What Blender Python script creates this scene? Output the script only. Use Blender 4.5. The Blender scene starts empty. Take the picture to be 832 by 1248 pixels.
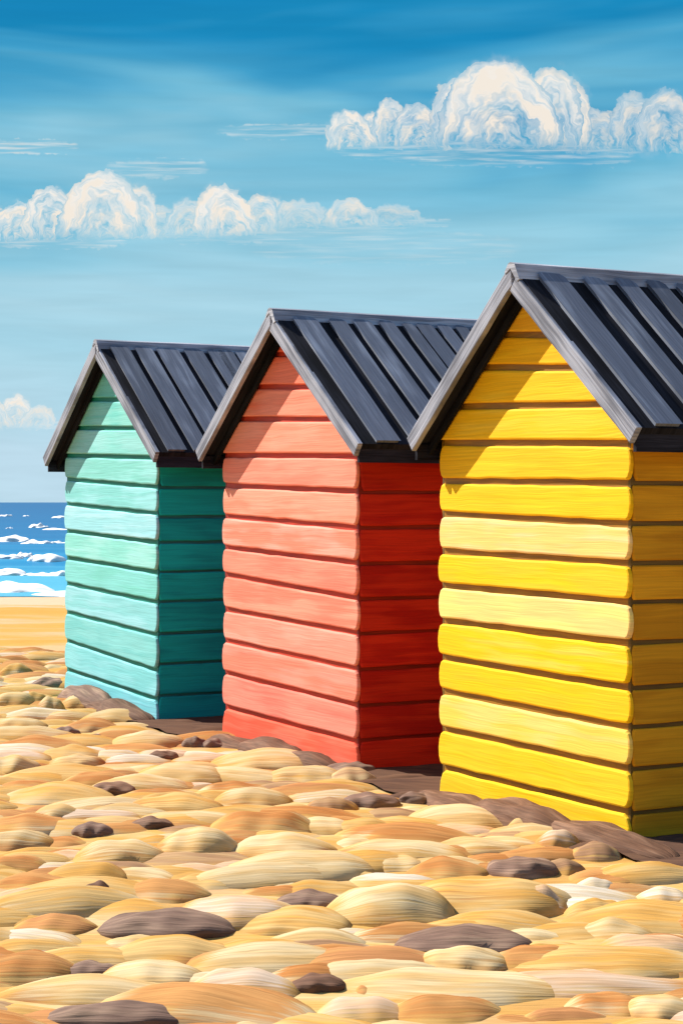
import bpy, math, random
from mathutils import Vector, noise
R = math.radians
C = bpy.context.scene.collection
F, CX, HY, CH = 2300.0, 416.0, 612.0, 1.7      # focal length in px of an 832 wide frame, centre, horizon, eye height

def lin(r, g, b):
    f = lambda c: (c/255/12.92) if c/255 <= 0.04045 else ((c/255+0.055)/1.055)**2.4
    return (f(r), f(g), f(b))
def sc(c, k): return (c[0]*k, c[1]*k, c[2]*k)
def mixc(a, b, t): return tuple(a[i]*(1-t)+b[i]*t for i in range(3))

# ------------------------------------------------------------------ mesh builder
class MB:
    def __init__(s): s.v=[]; s.f=[]; s.uv=[]; s.c1=[]; s.c2=[]; s.sd=[]; s.mi=[]; s.sm=[]; s.ed=[]
    def face(s, idx, uvs, c1, c2=None, seed=0.0, mi=0, smooth=False, edge=None):
        s.ed.append(edge or [(.5,.5)]*len(idx)); s.f.append(idx); s.uv.append(uvs); s.c1.append(c1); s.c2.append(c2 or c1); s.sd.append(seed); s.mi.append(mi); s.sm.append(smooth)
    def build(s, name, mats, parent=None):
        me = bpy.data.meshes.new(name); me.from_pydata(s.v, [], s.f); 
        me.uv_layers.new(name='UVMap'); me.uv_layers.new(name='Edge')
        for nm, ty in (('Col', 'FLOAT_COLOR'), ('Col2', 'FLOAT_COLOR'), ('seed', 'FLOAT')): me.attributes.new(nm, ty, 'FACE')
        me.polygons.foreach_set('material_index', s.mi); me.polygons.foreach_set('use_smooth', s.sm)
        me.uv_layers['UVMap'].data.foreach_set('uv', [c for f in s.uv for p in f for c in p])
        me.uv_layers['Edge'].data.foreach_set('uv', [c for f in s.ed for p in f for c in p])
        me.attributes['Col'].data.foreach_set('color', [v for c in s.c1 for v in (c[0], c[1], c[2], 1.)])
        me.attributes['Col2'].data.foreach_set('color', [v for c in s.c2 for v in (c[0], c[1], c[2], 1.)])
        me.attributes['seed'].data.foreach_set('value', s.sd)
        for m in (mats if isinstance(mats, (list, tuple)) else [mats]): me.materials.append(m)
        o = bpy.data.objects.new(name, me); C.objects.link(o); o.parent = parent
        return o

def plate(mb, poly, O, U, V, N, t, bev, c1, c2=None, seed=0., mi=0, uvrot=0., tilt=0.):
    """bevelled plate: outline (u,v) counter-clockwise seen from +N, thickness t"""
    n = len(poly); c2 = c2 or c1
    vmin = min(p[1] for p in poly); vmax = max(p[1] for p in poly)
    def off(d):
        out = []
        for i in range(n):
            a, b, c = poly[i-1], poly[i], poly[(i+1) % n]
            e1 = Vector((b[0]-a[0], b[1]-a[1])); e2 = Vector((c[0]-b[0], c[1]-b[1]))
            if e1.length < 1e-9: e1 = e2
            if e2.length < 1e-9: e2 = e1
            e1.normalize(); e2.normalize()
            n1 = Vector((-e1.y, e1.x)); n2 = Vector((-e2.y, e2.x)); m = n1+n2
            if m.length < .2: m = n1.copy()
            m.normalize(); k = d/max(.45, m.dot(n1)); out.append((b[0]+m.x*k, b[1]+m.y*k))
        return out
    rings = [(poly, 0.), (poly, t-bev), (off(bev*.3), t-bev*.3), (off(bev), t)]
    ids = []
    for pl, d in rings:
        r = []
        for (u, v) in pl:
            dd = d
            if tilt and d > 0: dd = d - tilt*(v-vmin)/max(1e-6, vmax-vmin)
            mb.v.append(tuple(O+U*u+V*v+N*dd)); r.append(len(mb.v)-1)
        ids.append(r)
    cr, sr = math.cos(uvrot), math.sin(uvrot)
    def uvm(p): return (p[0]*cr+p[1]*sr, -p[0]*sr+p[1]*cr)
    for k in range(3):
        for i in range(n):
            j = (i+1) % n
            a, b = uvm(rings[k][0][i]), uvm(rings[k][0][j])
            mb.face((ids[k][i], ids[k][j], ids[k+1][j], ids[k+1][i]), (a, b, b, a), c1, c2, seed, mi)
    mb.face(tuple(ids[3]), [uvm(p) for p in rings[3][0]], c1, c2, seed, mi)
    mb.face(tuple(reversed(ids[0])), [uvm(p) for p in reversed(rings[0][0])], c1, c2, seed, mi)

def box(mb, x0, x1, y0, y1, z0, z1, c1, c2=None, seed=0., along=1, mi=0):
    b = len(mb.v)
    P = [(x0,y0,z0),(x1,y0,z0),(x1,y1,z0),(x0,y1,z0),(x0,y0,z1),(x1,y0,z1),(x1,y1,z1),(x0,y1,z1)]
    mb.v += P
    for f in ((0,3,2,1),(4,5,6,7),(0,1,5,4),(1,2,6,5),(2,3,7,6),(3,0,4,7)):
        uv = []
        for i in f:
            p = P[i]; oth = [p[k] for k in range(3) if k != along]
            uv.append((p[along], oth[0]+oth[1]))
        mb.face(tuple(b+i for i in f), uv, c1, c2, seed, mi)

def prism(mb, prof, y0, y1, c1, c2=None, seed=0., mi=0, cuts=1, wob=0.):
    """profile (x,z) counter-clockwise seen from -Y, swept along local Y"""
    n = len(prof); rows = []
    for k in range(cuts+1):
        y = y0+(y1-y0)*k/cuts; r = []
        for (x, z) in prof:
            w = wob*noise.noise(Vector((seed*7, y*1.3, 0)))
            mb.v.append((x, y, z+w)); r.append(len(mb.v)-1)
        rows.append(r)
    for k in range(cuts):
        ya, yb = y0+(y1-y0)*k/cuts, y0+(y1-y0)*(k+1)/cuts
        for i in range(n):
            j = (i+1) % n; va, vb = i*.06, (i+1)*.06
            mb.face((rows[k][j], rows[k][i], rows[k+1][i], rows[k+1][j]), ((ya,vb),(ya,va),(yb,va),(yb,vb)), c1, c2, seed, mi)
    mb.face(tuple(rows[0]), [(p[0], p[1]) for p in prof], c1, c2, seed, mi)
    mb.face(tuple(reversed(rows[-1])), [(p[0], p[1]) for p in reversed(prof)], c1, c2, seed, mi)

# ------------------------------------------------------------------ materials
def nodes(name):
    m = bpy.data.materials.new(name); m.use_nodes = True; nt = m.node_tree
    for n in list(nt.nodes): nt.nodes.remove(n)
    return m, nt
def N(nt, t, **kw):
    n = nt.nodes.new(t)
    for k, v in kw.items():
        if k.startswith('i_'): n.inputs[k[2:].replace('_', ' ')].default_value = v
        else: setattr(n, k, v)
    return n
def paint(name, su=1.5, sv=38., patch=2.2, vary=.25, rough=.55, bump=.35, fine=150., contrast=(.42,.62), spec=.3, dist=.006, dry=False):
    """brushed paint: long bristle streaks along u, broad second-colour patches, bristle relief"""
    m, nt = nodes(name); L = nt.links.new
    out = N(nt, 'ShaderNodeOutputMaterial'); b = N(nt, 'ShaderNodeBsdfPrincipled')
    b.inputs['Roughness'].default_value = rough; b.inputs['Specular IOR Level'].default_value = spec
    L(b.outputs[0], out.inputs[0])
    uv = N(nt, 'ShaderNodeUVMap', uv_map='UVMap'); sd = N(nt, 'ShaderNodeAttribute', attribute_name='seed')
    sep = N(nt, 'ShaderNodeSeparateXYZ'); L(uv.outputs[0], sep.inputs[0])
    # gentle wander of the stroke
    wv = N(nt, 'ShaderNodeTexNoise', noise_dimensions='4D'); wv.inputs['Scale'].default_value = 3.; wv.inputs['Detail'].default_value = 1
    L(uv.outputs[0], wv.inputs['Vector']); L(sd.outputs['Fac'], wv.inputs['W'])
    wa = N(nt, 'ShaderNodeMath', operation='MULTIPLY_ADD'); wa.inputs[1].default_value = .035
    L(wv.outputs['Fac'], wa.inputs[0]); L(sep.outputs[1], wa.inputs[2])
    def streak(a, c, detail=3.):
        mu = N(nt, 'ShaderNodeMath', operation='MULTIPLY'); mu.inputs[1].default_value = a; L(sep.outputs[0], mu.inputs[0])
        mv = N(nt, 'ShaderNodeMath', operation='MULTIPLY'); mv.inputs[1].default_value = c; L(wa.outputs[0], mv.inputs[0])
        cb = N(nt, 'ShaderNodeCombineXYZ'); L(mu.outputs[0], cb.inputs[0]); L(mv.outputs[0], cb.inputs[1])
        t = N(nt, 'ShaderNodeTexNoise', noise_dimensions='4D'); t.inputs['Scale'].default_value = 1.; t.inputs['Detail'].default_value = detail
        L(cb.outputs[0], t.inputs['Vector']); L(sd.outputs['Fac'], t.inputs['W']); return t.outputs['Fac']
    s1 = streak(su, sv); s2 = streak(su*2.5, fine, 2.); p = streak(patch, patch*3.2, 2.)
    a1 = N(nt, 'ShaderNodeAttribute', attribute_name='Col'); a2 = N(nt, 'ShaderNodeAttribute', attribute_name='Col2')
    ad = N(nt, 'ShaderNodeMath', operation='ADD'); L(s1, ad.inputs[0]); L(p, ad.inputs[1])
    hf = N(nt, 'ShaderNodeMath', operation='MULTIPLY'); hf.inputs[1].default_value = .5; L(ad.outputs[0], hf.inputs[0])
    mr = N(nt, 'ShaderNodeMapRange', interpolation_type='SMOOTHSTEP'); mr.inputs['From Min'].default_value = contrast[0]; mr.inputs['From Max'].default_value = contrast[1]
    L(hf.outputs[0], mr.inputs['Value'])
    mx = N(nt, 'ShaderNodeMix', data_type='RGBA'); L(mr.outputs[0], mx.inputs[0]); L(a1.outputs['Color'], mx.inputs[6]); L(a2.outputs['Color'], mx.inputs[7])
    vr = N(nt, 'ShaderNodeMapRange'); vr.inputs['From Min'].default_value = .3; vr.inputs['From Max'].default_value = .7
    vr.inputs['To Min'].default_value = 1-vary; vr.inputs['To Max'].default_value = 1+vary*.6; L(s2, vr.inputs['Value'])
    mm = N(nt, 'ShaderNodeMix', data_type='RGBA', blend_type='MULTIPLY'); mm.inputs[0].default_value = 1
    L(mx.outputs[2], mm.inputs[6]); L(vr.outputs[0], mm.inputs[7]); L(mm.outputs[2], b.inputs['Base Color'])
    if dry:                                             # the stroke runs dry towards its near edge and its tips
        eu = N(nt, 'ShaderNodeUVMap', uv_map='Edge'); es = N(nt, 'ShaderNodeSeparateXYZ'); L(eu.outputs[0], es.inputs[0])
        pg = N(nt, 'ShaderNodeMath', operation='PINGPONG'); pg.inputs[1].default_value = .5; L(es.outputs[0], pg.inputs[0])
        p2 = N(nt, 'ShaderNodeMath', operation='MULTIPLY'); p2.inputs[1].default_value = 1.6; L(pg.outputs[0], p2.inputs[0])
        mn = N(nt, 'ShaderNodeMath', operation='MINIMUM'); L(p2.outputs[0], mn.inputs[0]); L(es.outputs[1], mn.inputs[1])
        q1 = N(nt, 'ShaderNodeMath', operation='ADD'); L(s1, q1.inputs[0]); L(s2, q1.inputs[1])
        q2 = N(nt, 'ShaderNodeMath', operation='MULTIPLY_ADD'); q2.inputs[1].default_value = .55; q2.inputs[2].default_value = -.70; L(q1.outputs[0], q2.inputs[0])
        q3 = N(nt, 'ShaderNodeMath', operation='ADD'); L(mn.outputs[0], q3.inputs[0]); L(q2.outputs[0], q3.inputs[1])
        q4 = N(nt, 'ShaderNodeMath', operation='MULTIPLY'); q4.inputs[1].default_value = 5.; q4.use_clamp = True; L(q3.outputs[0], q4.inputs[0])
        gp = N(nt, 'ShaderNodeNewGeometry'); gm = N(nt, 'ShaderNodeMapping'); gm.inputs['Scale'].default_value = (1.3, 3.4, 1); L(gp.outputs['Position'], gm.inputs[0])
        gt = N(nt, 'ShaderNodeTexNoise'); gt.inputs['Scale'].default_value = 1; gt.inputs['Detail'].default_value = 3; gt.inputs['Distortion'].default_value = .6; L(gm.outputs[0], gt.inputs['Vector'])
        gr = N(nt, 'ShaderNodeValToRGB'); e = gr.color_ramp.elements; stp = [(.36, (216,152,92)), (.46, (234,178,98)), (.54, (240,196,124)), (.64, (244,214,164))]
        while len(e) < 4: e.new(.5)
        for k_, (p_, c_) in enumerate(stp): e[k_].position = p_; e[k_].color = (*sc(lin(*c_), .54), 1)
        L(gt.outputs['Fac'], gr.inputs[0]); gx = N(nt, 'ShaderNodeMix', data_type='RGBA'); L(q4.outputs[0], gx.inputs[0]); L(gr.outputs[0], gx.inputs[6]); L(mm.outputs[2], gx.inputs[7]); L(gx.outputs[2], b.inputs['Base Color'])
    ab = N(nt, 'ShaderNodeMath', operation='MULTIPLY_ADD'); ab.inputs[1].default_value = .5; L(s2, ab.inputs[0]); L(s1, ab.inputs[2])
    bp = N(nt, 'ShaderNodeBump'); bp.inputs['Strength'].default_value = bump; bp.inputs['Distance'].default_value = dist
    L(ab.outputs[0], bp.inputs['Height']); L(bp.outputs[0], b.inputs['Normal'])
    return m
M_board = paint('board_paint', su=1.0, sv=22, vary=.15, bump=.45, fine=120, contrast=(.44,.58), patch=1.8, rough=.75, spec=.15)
M_groove = paint('groove_paint', su=2, sv=50, vary=.3, bump=.3)
M_grey = paint('brushed_grey_paint', su=1.1, sv=60, vary=.35, rough=.8, bump=.6, fine=220, contrast=(.40,.60))
M_roof = paint('roof_paint', su=1.3, sv=24, vary=.22, rough=.85, bump=.4, fine=110, contrast=(.48,.68), spec=.12)
M_black = paint('black_paint', su=2, sv=30, vary=.4, rough=.9, bump=.3, spec=.06)
M_sand = paint('brushed_sand', su=1.8, sv=20, patch=2.2, vary=.26, rough=.95, bump=.7, fine=95, contrast=(.42,.58), spec=.05, dist=.008, dry=True)
M_shadow_earth = paint('brushed_shadow_earth', su=1.8, sv=20, vary=.2, rough=.95, bump=.5, fine=80, spec=.05)  # for the ground that carries the huts' painted shadow
M_stone = paint('dark_stone', su=3, sv=24, patch=4, vary=.35, rough=.8, bump=.8, fine=90, contrast=(.44,.66), spec=.15, dist=.01)

def tag(o, label=None, cat=None, group=None, kind=None):
    if label: o['label'] = label
    if cat: o['category'] = cat
    if group: o['group'] = group
    if kind: o['kind'] = kind

# ------------------------------------------------------------------ beach huts
TH = R(28.5)
dv = Vector((-math.sin(TH), math.cos(TH), 0))       # along the fronts, away to the left
sv_ = Vector((math.cos(TH), math.sin(TH), 0))       # into the huts
rnd = random.Random(4)

def board_poly(u0, u1, zb, zt, rk=.5, wob=.003, seed=0):
    """horizontal board between lower line zb(u) and upper line zt(u); rounded ends"""
    h = (zt(u0)-zb(u0)); h2 = (zt(u1)-zb(u1)); r0 = h*rk; r1 = h2*rk; pts = []
    n = 14
    w = lambda u, k: wob*noise.noise(Vector((u*5, k*9.1, seed*3.7)))*2
    for i in range(n+1):
        u = u0+r0*.45+(u1-u0-(r0+r1)*.45)*i/n; pts.append((u, zb(u)+w(u, 0)))
    for a in (-60, -30, 0, 30, 60):
        zc = (zt(u1)+zb(u1))/2; pts.append((u1-r1*.45+r1*.45*math.cos(R(a)), zc+h2/2*math.sin(R(a))))
    for i in range(n+1):
        u = u1-r1*.45-(u1-u0-(r0+r1)*.45)*i/n; pts.append((u, zt(u)+w(u, 1)))
    for a in (120, 150, 180, 210, 240):
        zc = (zt(u0)+zb(u0))/2; pts.append((u0+r0*.45+r0*.45*math.cos(R(a)), zc+h/2*math.sin(R(a))))
    return pts

def hut(spec):
    xr, yb, xl = spec['xr'], spec['yb'], spec['xl']
    Z = F*CH/(yb-HY); FR = Vector(((xr-CX)/F*Z, Z, 0))
    t = (xl-CX)/F
    w = (FR.x-t*FR.y)/(math.sin(TH)+t*math.cos(TH))
    FL = FR+dv*w; D = 2.3
    base = (FR+FL)/2+sv_*(D/2)
    root = bpy.data.objects.new(spec['name'], None); C.objects.link(root)
    root.location = base; root.rotation_euler = (0, 0, math.atan2(-dv.y, -dv.x)); root.empty_display_size = .3
    tag(root, spec['label'], 'beach hut', 'beach huts standing in a row on the sand')
    zL = lambda y: CH-(y-HY)*FL.y/F
    zR = lambda y: CH-(y-HY)*FR.y/F
    apexZ = (FL.y+FR.y)/2
    o, e, zr, ze = spec['o'], spec['e'], spec['zr'], spec['ze']
    half = w/2+e; slope = math.atan2(zr-ze, half); tn = math.tan(slope)
    X, Y, Zv = Vector((1,0,0)), Vector((0,1,0)), Vector((0,0,1))
    colF, colS, colG, colGS = spec['front'], spec['side'], spec['groove'], spec['groove_side']
    gap = .017; tb = .022
    # ---- front wall: dark backing panel and one rounded board per course
    mb = MB(); yF = -D/2
    gz = lambda u: zr-.075-abs(u)*tn
    back = [(-w/2+.02, -.15), (w/2-.02, -.15), (w/2-.02, gz(w/2)), (0, gz(0)), (-w/2+.02, gz(w/2))]
    plate(mb, back, Vector((0, yF+.02, 0)), X, Zv, -Y, .02, .002, colG, sc(colG, .75), 9.1, 1)
    lines = [(zL(a), zR(b)) for a, b in spec['lines']]          # from top to bottom
    def ln(p): return lambda u: p[0]+(p[1]-p[0])*(u+w/2)/w
    cuts = [None]+lines
    for i, up in enumerate(cuts):
        lo = cuts[i+1] if i+1 < len(cuts) else None
        if lo is None: break
        last = i+2 == len(cuts)
        sd = rnd.random()*40
        c1, c2 = spec['palette'][i % len(spec['palette'])]
        fl = ln(lo)
        zb = (lambda u, f=fl: f(u)+gap) if not last else (lambda u, f=fl: f(u)-.10)
        z_mid = fl(0)+gap
        if up is None:
            uu = min((zr-.075-z_mid)/tn, w/2)
            pl = [(-uu, zb(-uu)), (-uu*.33, zb(-uu*.33)), (uu*.33, zb(uu*.33)), (uu, zb(uu)), (0, gz(0))]
        else:
            fu = ln(up); zt = lambda u, f=fu: f(u)-gap
            ul = (zr-.075-zb(-w/2))/tn
            if gz(w/2) < zt(0) :                       # board meets the rake
                ub = (zr-.075-zb(0))/tn; ut = (zr-.075-zt(0))/tn
                if ub <= w/2:
                    pl = [(-ub, zb(-ub)), (-ub/3, zb(-ub/3)+.002), (ub/3, zb(ub/3)-.002), (ub, zb(ub)), (ut, zt(ut)), (ut/3, zt(ut/3)-.002), (-ut/3, zt(-ut/3)+.001), (-ut, zt(-ut))]
                else:
                    zk = gz(w/2)
                    pl = [(-w/2+.0, zb(-w/2)), (0, zb(0)+.002), (w/2, zb(w/2)), (w/2+.008, zk-.03), (w/2, zk), (ut, zt(ut)), (0, zt(0)-.002), (-ut, zt(-ut)), (-w/2, zk)]
            else:
                ex = .012+.012*rnd.random(); ex2 = .012+.014*rnd.random()
                pl = board_poly(-w/2-ex, w/2+ex2, zb, zt, .5, .0035, sd)
        plate(mb, pl, Vector((0, yF, 0)), X, Zv, -Y, tb+rnd.uniform(-.003,.004), .011, c1, c2, sd, 0, tilt=.006)
    mb.build('front_wall', [M_board, M_groove], root)
    # ---- side and rear walls
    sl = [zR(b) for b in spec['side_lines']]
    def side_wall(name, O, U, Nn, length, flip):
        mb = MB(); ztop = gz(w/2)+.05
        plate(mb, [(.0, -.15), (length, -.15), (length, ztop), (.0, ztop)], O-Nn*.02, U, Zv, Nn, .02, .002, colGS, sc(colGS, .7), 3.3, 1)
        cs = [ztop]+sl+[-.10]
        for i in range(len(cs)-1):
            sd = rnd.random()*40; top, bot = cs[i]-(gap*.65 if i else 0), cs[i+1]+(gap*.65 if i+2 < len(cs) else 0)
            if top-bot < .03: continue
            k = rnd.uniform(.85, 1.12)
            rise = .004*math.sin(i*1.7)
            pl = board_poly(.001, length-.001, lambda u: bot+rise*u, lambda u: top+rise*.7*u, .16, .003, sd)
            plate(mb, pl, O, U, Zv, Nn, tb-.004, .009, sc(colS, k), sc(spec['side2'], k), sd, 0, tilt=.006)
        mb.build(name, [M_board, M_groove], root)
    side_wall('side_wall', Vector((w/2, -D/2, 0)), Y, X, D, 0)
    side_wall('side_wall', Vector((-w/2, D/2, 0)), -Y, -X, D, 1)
    mb = MB()
    plate(mb, [(-p[0], p[1]) for p in reversed(back)], Vector((0, D/2-.02, 0)), -X, Zv, Y, .02, .002, colGS, None, 2.2, 1)
    zs = [-.1]+sl[::-1]
    for i in range(len(zs)-1):
        pl = board_poly(-w/2-.015, w/2+.015, lambda u: zs[i]+gap, lambda u: zs[i+1]-gap, .5, .003, i)
        plate(mb, pl, Vector((0, D/2, 0)), -X, Zv, Y, tb, .01, colF, spec['palette'][0][1], rnd.random()*40, 0)
    zz = zs[-1]
    while zz < zr-.25:
        z1 = min(zz+.22, zr-.12); ub = min(w/2, (zr-.075-zz-gap)/tn); ut = min(w/2, (zr-.075-z1+gap)/tn)
        plate(mb, [(-ub, zz+gap), (ub, zz+gap), (ut, z1-gap), (-ut, z1-gap)], Vector((0, D/2, 0)), -X, Zv, Y, tb, .01, colF, None, rnd.random()*40, 0)
        zz += .22
    mb.build('rear_wall', [M_board, M_groove], root)
    # ---- roof panels with raised strips
    y0, y1 = -D/2-o, D/2+.12
    black = lin(44, 44, 52); blk2 = lin(26, 25, 30)
    slate = lin(102, 107, 119)
    ns = math.cos(slope)
    for sgn in (1, -1):
        mb = MB(); Ls = half/math.cos(slope)
        U = Vector((0, 1, 0)); V = Vector((sgn*math.cos(slope), 0, -math.sin(slope))); Nn = Vector((sgn*math.sin(slope), 0, math.cos(slope)))
        O = Vector((0, 0, zr))-Nn*.05
        def rect(a, b, c, d): return [(a, c), (b, c), (b, d), (a, d)] if sgn < 0 else [(a, d), (b, d), (b, c), (a, c)]
        pl = rect(y0+.02, y1-.02, 0.01, Ls)
        plate(mb, pl, O, U, V, Nn, .04, .004, lin(40,40,46), lin(24,24,28), 1.0+sgn, 1, uvrot=R(90))
        ribs = spec['ribs']; rb = []
        for xa, xb in ribs:
            q = []
            for xx in (xa, xb):
                tt = (xx-CX)/F; A = (FR+FL)/2          # ridge point over the front wall
                k = (tt*A.y-A.x)/(sv_.x-tt*sv_.y); q.append(-D/2+k-.045)
            g_ = (q[1]-q[0])*.06; rb.append((max(q[0]+g_, y0+.06), min(q[1]-g_, y1-.05)))
        while rb[-1][1] < y1-.2:
            a = rb[-1][1]+rnd.uniform(.04, .07); rb.append((a, min(a+rnd.uniform(.10, .16), y1-.04)))
        for a, b in rb:
            sd = rnd.random()*40; k = rnd.uniform(.75, 1.1)
            c1 = sc(slate, k); c2 = sc(lin(140, 145, 156), k)
            a2, b2 = a+rnd.uniform(-.006,.006), b+rnd.uniform(-.006,.006)
            l0, l1 = .085+rnd.uniform(0, .02), Ls-.012
            pl = [(a2, l0+.02), (a2+.015, l0), (b2-.02, l0+.004), (b2, l0+.03), (b+.004, l1), (a+.004, l1)]
            if sgn > 0: pl = pl[::-1]
            plate(mb, pl, O+Nn*.038, U, V, Nn, .026, .010, c1, c2, sd, 0, uvrot=R(90))
        mb.build('roof_panel', [M_roof, M_black], root)
        # barge boards front and rear
        for yy, nn in ((y0+.028, -1), (y1, 1)):
            mb = MB(); bw = .097
            r0 = 0 if sgn < 0 else .05                    # the right hand board tucks in under the ridge cap
            topo = .012
            P0 = (sgn*r0, zr+topo-r0*tn-(.035 if sgn > 0 else 0)); P1 = (sgn*(half+.012), ze+topo-.012*tn-(.012 if sgn>0 else 0))
            px, pz = -sgn*math.sin(slope)*bw*-1, 0
            dn = Vector((-sgn*math.sin(slope), -math.cos(slope)))*bw
            n = 10; top = []; bot = []
            for i in range(n+1):
                q = Vector(P0).lerp(Vector(P1), i/n); wv = .003*noise.noise(Vector((i*.5, spec['xr'], sgn)))
                top.append((q.x, q.y+wv)); bot.append((q.x+dn.x*(1+.08*noise.noise(Vector((i*.7, 3, spec['yb'])))), q.y+dn.y))
            if sgn < 0: bot[0] = (0.0, bot[0][1]-abs(bot[0][0])*tn*-.0-.0); bot[0] = (0.01, P0[1]-bw/math.cos(slope))
            pl = top+bot[::-1]
            if sgn > 0: pl = pl[::-1]
            if nn > 0: pl = [(-a, b) for a, b in pl][::-1]
            k = spec.get('bk', 1)
            plate(mb, pl, Vector((0, yy, 0)), X*(1 if nn < 0 else -1), Zv, Y*nn, .03, .006, sc(lin(152,154,164), k), sc(lin(94,96,106), k), rnd.random()*30+sgn, 0, uvrot=(-sgn*slope)*(-nn)*1.0)
            mb.build('barge_board', M_grey, root)
        # fascia along the eaves
        mb = MB()
        xf = sgn*(half-.035)
        box(mb, min(xf, xf-sgn*.025), max(xf, xf-sgn*.025), y0+.03, y1-.03, ze-.125, ze-.035, black, blk2, sgn+5)
        mb.build('fascia', M_black, root)
        # inner rafter against the overhang, black
        mb = MB()
        q = [(sgn*.0, zr-.09), (sgn*(half-.06), ze-.09+.06*tn), (sgn*(half-.06), ze-.145+.06*tn), (sgn*.0, zr-.145)]
        if sgn < 0: q = q[::-1]
        q = [(a, b) for a, b in q][::-1]
        plate(mb, q, Vector((0, yF-.028, 0)), X, Zv, -Y, .022, .004, lin(34,34,38), lin(18,18,20), 3+sgn, 0, uvrot=-sgn*slope)
        mb.build('rafter', M_black, root)
    # ---- ridge cap
    mb = MB()
    prof = [(-.055, zr-.035), (-.05, zr-.045), (.0, zr-.02), (.062, zr-.095), (.086, zr-.085), (.04, zr+.002), (.0, zr+.014), (-.022, zr+.006)]
    prism(mb, prof, y0-.006, y1+.02, sc(lin(176,178,186), spec.get('bk', 1)), lin(118,120,130), spec['xr'], 0, 14, .006)
    mb.build('ridge_cap', M_grey, root)
    # ---- timber base, mostly sunk in the sand
    mb = MB(); brown = lin(92, 66, 50)
    box(mb, -w/2+.03, w/2-.03, -D/2+.03, D/2-.03, -.3, -.02, brown, lin(60,44,38), 4)
    mb.build('timber_base', M_stone, root)
    for ch in root.children:                            # the roof sits a little off centre
        if ch.name.split('.')[0] in ('roof_panel', 'barge_board', 'fascia', 'rafter', 'ridge_cap'): ch.location.x = .055
    return root, FR, FL, w, D

g = lin
K = .88
def pc(r, gg, b, k=K): return sc(lin(r, gg, b), k)
yel = [(pc(242,173,30), pc(247,188,40)), (pc(244,178,8), pc(247,190,20)), (pc(247,184,10), pc(247,192,30)), (pc(247,186,8), pc(247,194,40)), (pc(247,184,10), pc(247,190,20)),
       (pc(247,192,14), pc(247,186,0)), (pc(247,200,110), pc(247,206,140)), (pc(247,192,0), pc(247,190,30)), (pc(247,202,120), pc(247,216,120)), (pc(247,192,0), pc(247,200,70)),
       (pc(247,190,0), pc(247,188,20)), (pc(247,200,80), pc(247,204,110)), (pc(247,194,30), pc(247,188,10)), (pc(247,190,0), pc(247,196,30)), (pc(247,188,0), pc(247,192,10))]
red = [(pc(234,92,64), pc(238,114,86)), (pc(240,128,100), pc(238,112,82)), (pc(242,142,114), pc(240,124,96)), (pc(242,140,110), pc(244,152,124)), (pc(243,146,120), pc(240,132,106)), (pc(242,136,106), pc(244,154,126)),
       (pc(241,132,104), pc(244,160,138)), (pc(243,140,114), pc(242,124,100)), (pc(240,126,100), pc(243,149,122)), (pc(243,142,118), pc(244,158,136)), (pc(241,128,102), pc(243,146,124)), (pc(240,120,100), pc(241,138,116))]
tea = [(pc(116,199,185), pc(96,184,175)), (pc(134,206,195), pc(110,196,185)), (pc(130,204,195), pc(146,208,203)), (pc(126,200,189), pc(144,210,205)), (pc(146,210,211), pc(126,200,195)), (pc(148,208,213), pc(166,216,221)),
       (pc(132,206,193), pc(152,214,205)), (pc(128,204,197), pc(118,198,185)), (pc(132,200,201), pc(150,208,213)), (pc(130,200,197), pc(116,192,189)), (pc(122,198,199), pc(138,206,209)), (pc(118,198,203), pc(136,204,211))]

H = []
H.append(hut(dict(name='beach_hut', label='turquoise beach hut nearest the sea, pale mint front boards and deep teal side', xr=193, yb=878.5, xl=82,
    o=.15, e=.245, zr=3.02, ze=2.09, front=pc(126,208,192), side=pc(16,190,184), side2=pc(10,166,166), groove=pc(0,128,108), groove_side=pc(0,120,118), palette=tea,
    lines=[(487,487),(521.6,522),(555,558),(584,593.6),(614,626),(646.7,661),(679.5,697.5),(711,734),(745.7,773.5),(780,817),(815,852),(838,878.6)],
    side_lines=[594,630,661,697,733,772,809,848], ribs=[(133,155),(163,182),(188,214),(222,244),(250,270),(262,280)], bk=.95)))
H.append(hut(dict(name='beach_hut', label='middle beach hut with salmon pink front boards and brick red side', xr=437, yb=940, xl=275,
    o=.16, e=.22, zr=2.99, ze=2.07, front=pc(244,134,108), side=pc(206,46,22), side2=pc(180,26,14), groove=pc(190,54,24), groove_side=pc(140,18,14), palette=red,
    lines=[(432,432),(471.6,471.6),(510.6,511),(555,556),(591.5,599),(629,643.4),(666.5,686),(699.6,729),(742,771.5),(780,815),(819,859),(860,903.5),(897,939)],
    side_lines=[600,643,687,730,772,815.5,860,902], ribs=[(352,380),(394,414),(424,446),(456,474),(484,496),(500,520),(526,541),(547,560)])))
H.append(hut(dict(name='beach_hut', label='bright yellow beach hut nearest the camera, cut off by the right edge', xr=768, yb=1028.5, xl=539,
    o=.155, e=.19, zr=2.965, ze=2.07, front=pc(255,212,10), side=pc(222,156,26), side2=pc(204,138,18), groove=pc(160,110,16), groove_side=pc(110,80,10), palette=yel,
    lines=[(408,408),(448,448),(496,492),(539.7,540.5),(586,589),(626,639),(671.7,686),(713,734),(756,784),(800.5,838.6),(841.6,887),(887,937),(934,989.5),(972,1029)],
    side_lines=[589,638,686,734,783.5,838.6,886,937,991], ribs=[(645,676),(700,722),(738,760),(776,796),(810,828)])))
foot = []
for (root, FR, FL, w, D) in H: foot.append((FR, FL, w, D))

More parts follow.
